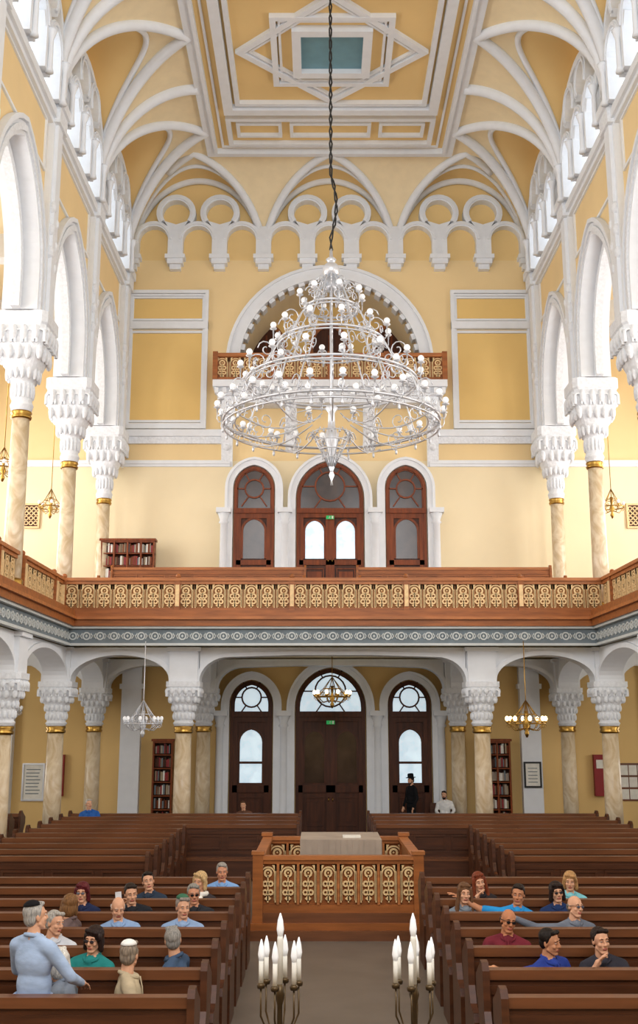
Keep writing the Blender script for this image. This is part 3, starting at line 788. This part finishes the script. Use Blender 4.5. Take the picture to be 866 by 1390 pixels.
def headprims(f):
    j=.9 if f else 1
    return [('e',(0,.01,.035),(.073,.09,.088),'skin'),('e',(0,-.02,-.03),(.06*j,.064,.075),'skin'),('e',(0,-.058,-.088),(.026*j,.022,.02),'skin'),
    ('c',(-.052*j,.0,-.05),(-.02,-.055,-.09),.016,.016,'skin'),('c',(.052*j,.0,-.05),(.02,-.055,-.09),.016,.016,'skin'),
    ('c',(0,-.082,.022),(0,-.1,-.016),.008,.012,'skin'),('e',(-.011,-.094,-.02),(.009,.01,.007),'skin'),('e',(.011,-.094,-.02),(.009,.01,.007),'skin'),
    ('c',(-.038,-.072,.036),(.038,-.072,.036),.011,.011,'skin'),('c',(-.019,-.081,-.051),(.019,-.081,-.051),.0055,.0055,'lip'),('c',(-.014,-.08,-.06),(.014,-.08,-.06),.006,.006,'lip'),
    ('e',(-.073,.015,.0),(.009,.018,.03),'skin'),('e',(.073,.015,.0),(.009,.018,.03),'skin'),('c',(0,.015,-.04),(0,.03,-.13),.05,.052,'skin'),
    ('e',(-.038,-.058,-.018),(.022,.02,.02),'skin'),('e',(.038,-.058,-.018),(.022,.02,.02),'skin')]
HEADS={False:fuse(headprims(False),.006,2),True:fuse(headprims(True),.006,2)}
HAIR={
 'short':fuse([('e',(0,.028,.052),(.08,.09,.084),'h'),('e',(0,.055,-.0),(.072,.054,.07),'h'),('c',(-.04,-.045,.108),(.045,-.05,.1),.02,.024,'h'),('c',(-.072,.0,.05),(-.073,.01,-.0),.012,.008,'h'),('c',(.072,.0,.05),(.073,.01,-.0),.012,.008,'h')],.008,2),
 'fringe':fuse([('e',(0,.052,.0),(.078,.052,.058),'h'),('c',(-.073,.0,.01),(-.07,.05,.02),.01,.016,'h'),('c',(.073,.0,.01),(.07,.05,.02),.01,.016,'h')],.008,2),
 'bob':fuse([('e',(0,.022,.05),(.089,.1,.09),'h'),('e',(0,.05,-.03),(.088,.066,.1),'h'),('c',(-.076,-.02,.05),(-.083,.005,-.08),.02,.028,'h'),('c',(.076,-.02,.05),(.083,.005,-.08),.02,.028,'h'),('c',(-.05,-.055,.1),(.055,-.062,.088),.022,.02,'h'),('c',(.055,-.062,.088),(.076,-.04,.03),.018,.016,'h')],.008,2),
 'long':fuse([('e',(0,.022,.05),(.087,.098,.09),'h'),('c',(0,.06,.0),(0,.09,-.2),.075,.06,'h'),('c',(-.075,-.02,.05),(-.095,-.02,-.2),.02,.032,'h'),('c',(.075,-.02,.05),(.095,-.02,-.2),.02,.032,'h'),('c',(-.05,-.05,.105),(.05,-.05,.105),.02,.02,'h')],.008,2),
 'beard':fuse([('e',(0,-.052,-.082),(.048,.042,.04),'h'),('c',(-.066,-.0,-.01),(-.042,-.04,-.07),.01,.02,'h'),('c',(.066,-.0,-.01),(.042,-.04,-.07),.01,.02,'h'),('c',(-.022,-.086,-.038),(.022,-.086,-.038),.006,.006,'h')],.007,1)}
hp=[('e',(0,0,.05),(.036,.014,.045),'s'),('c',(0,0,-.02),(0,0,.03),.024,.03,'s')]
for x,l,cv in ((-.028,.065,.03),(-.009,.078,.025),(.01,.074,.026),(.028,.058,.032)):
    hp+=[('c',(x,0,.08),(x*1.15,-cv*.3,.08+l*.5),.0095,.0085,'s'),('c',(x*1.15,-cv*.3,.08+l*.5),(x*1.2,-cv,.08+l),.0085,.0065,'s')]
hp+=[('c',(.028,-.004,.03),(.052,-.014,.062),.012,.0095,'s'),('c',(.052,-.014,.062),(.058,-.024,.09),.0095,.0075,'s')]
HAND=fuse(hp,.0055,1)
MC={}
def cm(hx,kind='cloth'):
    if (hx,kind) not in MC:
        MC[(hx,kind)]=mat('%s_%s'%(kind,hx[1:]),hx,.85 if kind=='cloth' else .5,var={'cloth':.12,'skin':.05,'hair':.35}[kind],scale={'cloth':(6,6,14),'hair':(90,90,14),'skin':(25,25,25)}[kind],bump={'cloth':.4,'hair':.5,'skin':0}[kind],spec=.2)
    return MC[(hx,kind)]
EYEW=mat('eye_white','#DDD6CE',.3,var=.01); EYED=mat('eye_iris','#2A1C14',.3)
PR=random.Random(11)
def person(name,x,y,z=0,yaw=0,shirt='#5577AA',pants='#2A2C34',skin='#D9A585',hair=('short','#4A3424'),pose='lap',sleeve=False,female=False,stand=False,hy=0,tilt=0,glasses=None,kippah=None,beard=None,hat=None,extra=None,sc_=1,jacket=None):
    m=MB(name); lean=PR.uniform(-6,6) if not stand else 0
    base=Matrix.Translation((x,y,z))@Matrix.Rotation(math.radians(yaw+(PR.uniform(-12,12) if not stand and abs(yaw)<40 else 0)),4,'Z')@Matrix.Translation((0,0,.5))@Matrix.Rotation(math.radians(lean),4,'Y')@Matrix.Rotation(math.radians(PR.uniform(-2,5)),4,'X')@Matrix.Translation((0,0,-.5))@Matrix.Scale(sc_,4)
    m.T=base
    (v,fs,lb),arms=body(pose,sleeve,female,stand)
    mp={'shirt':cm(shirt),'pants':cm(pants),'skin':cm(skin,'skin'),'shoe':cm('#1C1A18'),'s':cm(skin,'skin'),'lip':cm('#B0685A','skin')}
    m.addm(v,fs,[mp[l] for l in lb])
    dz=.42 if stand else 0
    for sg,(e,wr) in zip((-1,1),arms):
        d=(Vector(wr)-Vector(e)).normalized(); yv=Vector((0,0,1))-d*d.z
        if yv.length<.1: yv=Vector((0,1,0))
        yv.normalize(); xv=yv.cross(d)*1
        R=Matrix(((xv.x,yv.x,d.x,wr[0]),(xv.y,yv.y,d.y,wr[1]),(xv.z,yv.z,d.z,wr[2]),(0,0,0,1)))
        m.T=base@R@Matrix.Diagonal(((-1 if (xv.x*sg)>0 else 1),1,1,1))
        v,fs,lb=HAND; m.addm(v,fs,[mp['s']]*len(fs))
    m.T=base
    cp=[(.03,-.105),(.062,-.05),(.068,.01),(.05,.065),(0,.085),(-.05,.065),(-.068,.01),(-.062,-.05),(-.03,-.105)]
    m.tube([(a,b*.85,1.09+dz+b*.3) for a,b in cp],[.01,.016,.018,.018,.018,.018,.018,.016,.01],mp['shirt'],6)
    # belt / shirt hem
    m.tube([((.16 if not female else .15)*math.cos(a),-.006+.125*math.sin(a),.635+dz) for a in [2*pi*i/24 for i in range(24)]],.02,mp['shirt'],6,True)
    # button placket
    if not female: m.tube([(0,-.105,1.07+dz),(0,-.125,.98+dz),(0,-.135,.85+dz),(0,-.142,.7+dz)],.007,mp['shirt'],5)
    if jacket:
        for sg in (-1,1): m.tube([(sg*.06,-.07,1.09+dz),(sg*.06,-.128,1.0+dz),(sg*.03,-.142,.88+dz),(sg*.01,-.145,.75+dz)],[.014,.018,.016,.01],cm(jacket),6)
    HT=base@Matrix.Translation((0,-.01,1.235+dz))@Matrix.Rotation(math.radians(hy),4,'Z')@Matrix.Rotation(math.radians(tilt+PR.uniform(-4,8)),4,'X')@Matrix.Rotation(math.radians(PR.uniform(-6,6)),4,'Y')@Matrix.Scale(.97,4)
    m.T=HT
    v,fs,lb=HEADS[female]; m.addm(v,fs,[mp[l] for l in lb])
    for sg in (-1,1):
        m.ball((sg*.029,-.0715,.014),(.0125,.011,.0075),EYEW,10,6); m.ball((sg*.029,-.0795,.014),(.005,.004,.005),EYED,8,5)
        m.tube([(sg*.015,-.079,.022),(sg*.029,-.083,.0235),(sg*.043,-.075,.018)],.0035,mp['skin'],5)
        m.tube([(sg*.014,-.083,.035),(sg*.03,-.084,.04),(sg*.046,-.073,.034)],.0035,cm(hair[1] if hair else '#6A5A4A','hair'),5)
    if hair:
        v,fs,lb=HAIR[hair[0]]; m.addm(v,fs,[cm(hair[1],'hair')]*len(fs))
    if beard:
        v,fs,lb=HAIR['beard']; m.addm(v,fs,[cm(beard,'hair')]*len(fs))
    if glasses:
        for sg in (-1,1):
            m.ball((sg*.03,-.094,.012),(.021,.003,.016),cm(glasses,'skin'),10,6)
            m.tube([(sg*.049,-.09,.018),(sg*.076,-.03,.018),(sg*.076,.015,.012)],.0025,BLACK,5)
        m.tube([(-.011,-.097,.016),(.011,-.097,.016)],.0025,BLACK,5)
    if kippah:
        m.lathe([(.074,.104),(.064,.124),(.045,.139),(.02,.147),(.0,.149)],0,.035,cm(kippah),16)
    if hat:
        m.lathe([(.15,.09),(.155,.095),(.1,.1),(.092,.105),(.09,.195),(.07,.21),(.0,.205)],0,.01,cm(hat),20)
    if extra=='phone':
        m.T=base; m.box(-.19,-.12,-.36,-.35,1.22,1.36,cm('#E8E8EA'))
    if extra=='scarf':
        m.T=base; m.tube([(.09*math.cos(a),.0+.085*math.sin(a),1.09) for a in [2*pi*i/16 for i in range(16)]],.032,cm('#E9E4DA'),8,True)
        m.tube([(.03,-.1,1.07),(.04,-.14,.95),(.04,-.14,.8)],[.035,.04,.045],cm('#E9E4DA'),8)
    return m.obj()
SG='#1A1A1C'
P=person
P('seated_man',-1.68,16.1,shirt='#7FA6D6',hair=('short','#9A958E'),skin='#CF9272',hy=8)
P('seated_woman',-1.9,15.1,shirt='#3A3436',hair=('bob','#C9A878'),female=True,extra='scarf',sleeve=True,hy=-15)
P('seated_man',-1.8,14.08,z=-.02,shirt='#2A2B30',hair=('short','#8C8880'),sleeve=True,glasses=SG,hy=18,skin='#CC9070',pose='crossed',jacket='#1E1F24')
P('seated_man',-2.55,14.1,shirt='#23252B',hair=('short','#2C221C'),sleeve=True,pose='phone',extra='phone',hy=10)
P('seated_man',-2.5,15.1,shirt='#2E3A4A',hair=('short','#1E1712'),sleeve=True,hy=25)
P('seated_woman',-3.16,14.1,shirt='#232B4A',hair=('bob','#5A1F24'),female=True,sleeve=True,hy=10,glasses='#6A6A72',pose='chin')
P('seated_man',-1.86,13.0,shirt='#8FA9CC',hair=('short','#8A8078'),kippah='#3E6B52',hy=20,sleeve=True)
P('seated_man',-2.55,13.02,shirt='#86A0C4',hair=('fringe','#B5AEA6'),hy=5,tilt=8,pose='crossed')
P('seated_woman',-3.15,13.1,shirt='#6C5A58',hair=('bob','#7A5634'),female=True,yaw=-105,hy=-60,sleeve=True)
P('seated_man',-3.08,12.05,shirt='#C9CCD2',hair=('short','#A7A29A'),hy=60,sleeve=True)
P('seated_woman',-2.52,11.1,shirt='#27807C',hair=('bob','#2A1C18'),female=True,glasses='#3A3438',hy=-5,pose='crossed')
P('seated_woman',-1.68,11.15,shirt='#40546E',hair=('short','#8E8A84'),female=True,yaw=-110,hy=-60,sleeve=True)
P('seated_man',-1.98,10.15,z=.03,shirt='#B9A98C',hair=('short','#8A7C6C'),kippah='#F2F0EA',yaw=105,hy=65)
P('seated_woman',-2.5,10.15,shirt='#8B95A4',hair=('bob','#D8D4CC'),female=True,yaw=-105,hy=-60,sleeve=True)
P('standing_man',-2.68,9.72,shirt='#A9BEDC',pants='#3A3C44',hair=('short','#A5A19B'),kippah='#17171A',yaw=150,stand=True,pose='lean',sleeve=True,hy=-20)
P('seated_man',-5.85,27.75,z=.12,shirt='#2E5FA8',hair=('short','#B7AFA4'),hy=30,sleeve=True)
P('seated_child',-2.25,29.6,z=.06,shirt='#6A4A3A',hair=('short','#5A3C26'),sc_=.92)
P('seated_woman',1.42,14.1,shirt='#77808A',hair=('long','#6A4A32'),female=True,hy=-5)
P('seated_woman',1.76,15.1,shirt='#2F2A2C',hair=('long','#7A3A22'),female=True,sleeve=True,hy=10,pose='chin')
P('seated_man',1.95,13.95,shirt='#2C8FD0',hair=('short','#2A201A'),pose='armout',skin='#C48864',hy=-10)
P('seated_woman',2.55,14.1,shirt='#23355E',hair=('bob','#2A1E1A'),female=True,glasses='#2A2A30',hy=15)
P('seated_woman',2.88,15.1,shirt='#7EC0C8',hair=('bob','#B58A5A'),female=True,hy=-10,pose='crossed')
P('seated_man',2.48,13.0,shirt='#6E7480',hair=('fringe','#7C7268'),sleeve=True,pose='armout',hy=20,glasses='#555560')
P('seated_man',1.55,12.1,shirt='#6E2530',hair=('fringe','#4A3A30'),glasses=SG,skin='#BC7E5A',hy=15,pose='crossed')
P('seated_boy',1.8,11.05,shirt='#2B3F8E',hair=('short','#1E1612'),yaw=25,hy=20,pose='armout',skin='#C48B68')
P('seated_woman',2.36,11.1,shirt='#33323A',hair=('short','#2A1C16'),female=True,hy=25,pose='chin')
P('standing_man',2.3,33.0,shirt='#121215',pants='#121215',hair=('short','#1C1512'),hat='#0E0E10',stand=True,sleeve=True,yaw=-60,beard='#2A1E18')
P('seated_man',3.32,33.35,shirt='#E6E6E4',pants='#1A1A1E',hair=('short','#1C1512'),beard='#1C1512',sleeve=True,hy=-10)
bn=MB('bench'); bn.box(2.9,3.55,33.1,33.6,.4,.45,WOOD); bn.box(2.9,3.55,33.6,33.65,.3,1.0,WOOD)
for x in (2.92,3.49): bn.box(x,x+.05,33.12,33.17,0,.4,WOOD); bn.box(x,x+.05,33.55,33.6,0,.4,WOOD)
bn.obj()
bn=MB('bench'); bn.box(-2.6,-1.9,29.35,29.85,.4,.45,WOOD); bn.box(-2.6,-1.9,29.85,29.9,.3,.95,WOOD)
for x in (-2.58,-1.97): bn.box(x,x+.05,29.37,29.42,0,.4,WOOD); bn.box(x,x+.05,29.8,29.85,0,.4,WOOD)
bn.obj()
# ------------------------------------------------------------ lights
wd=bpy.data.worlds.new('World'); sc.world=wd; wd.use_nodes=True
wd.node_tree.nodes['Background'].inputs[0].default_value=(.93,.96,1,1); wd.node_tree.nodes['Background'].inputs[1].default_value=1.1
def area(name,loc,rot,sx,sy,p,col=(.97,.98,1)):
    l=bpy.data.lights.new(name,'AREA'); l.shape='RECTANGLE'; l.size=sx; l.size_y=sy; l.energy=p; l.color=col
    o=bpy.data.objects.new(name,l); sc.collection.objects.link(o); o.location=loc; o.rotation_euler=rot
area('front_fill_light',(0,-1.5,13),(math.radians(90),0,0),12,9,2000)  # added fill light behind the camera, no window is built there
for sg in (-1,1):
    for y in (7,12,16.5,21.5,26.4,31.3):
        area('aisle_window_light',(sg*11.7,y,10.2),(0,math.radians(90)*sg,0),5,2.4,320)
        area('aisle_window_light_low',(sg*11.7,y,3.0),(0,math.radians(90)*sg,0),2.4,1.8,60)
# ------------------------------------------------------------ camera
cd=bpy.data.cameras.new('Camera'); cam=bpy.data.objects.new('Camera',cd); sc.collection.objects.link(cam)
cam.location=(-.35,0,3.2); cam.rotation_euler=(math.radians(90+12.6),0,0)
cd.sensor_fit='VERTICAL'; cd.sensor_height=36; cd.sensor_width=36; cd.lens=1500/1390*36; cd.shift_y=-45/1390
cd.clip_end=200
sc.camera=cam
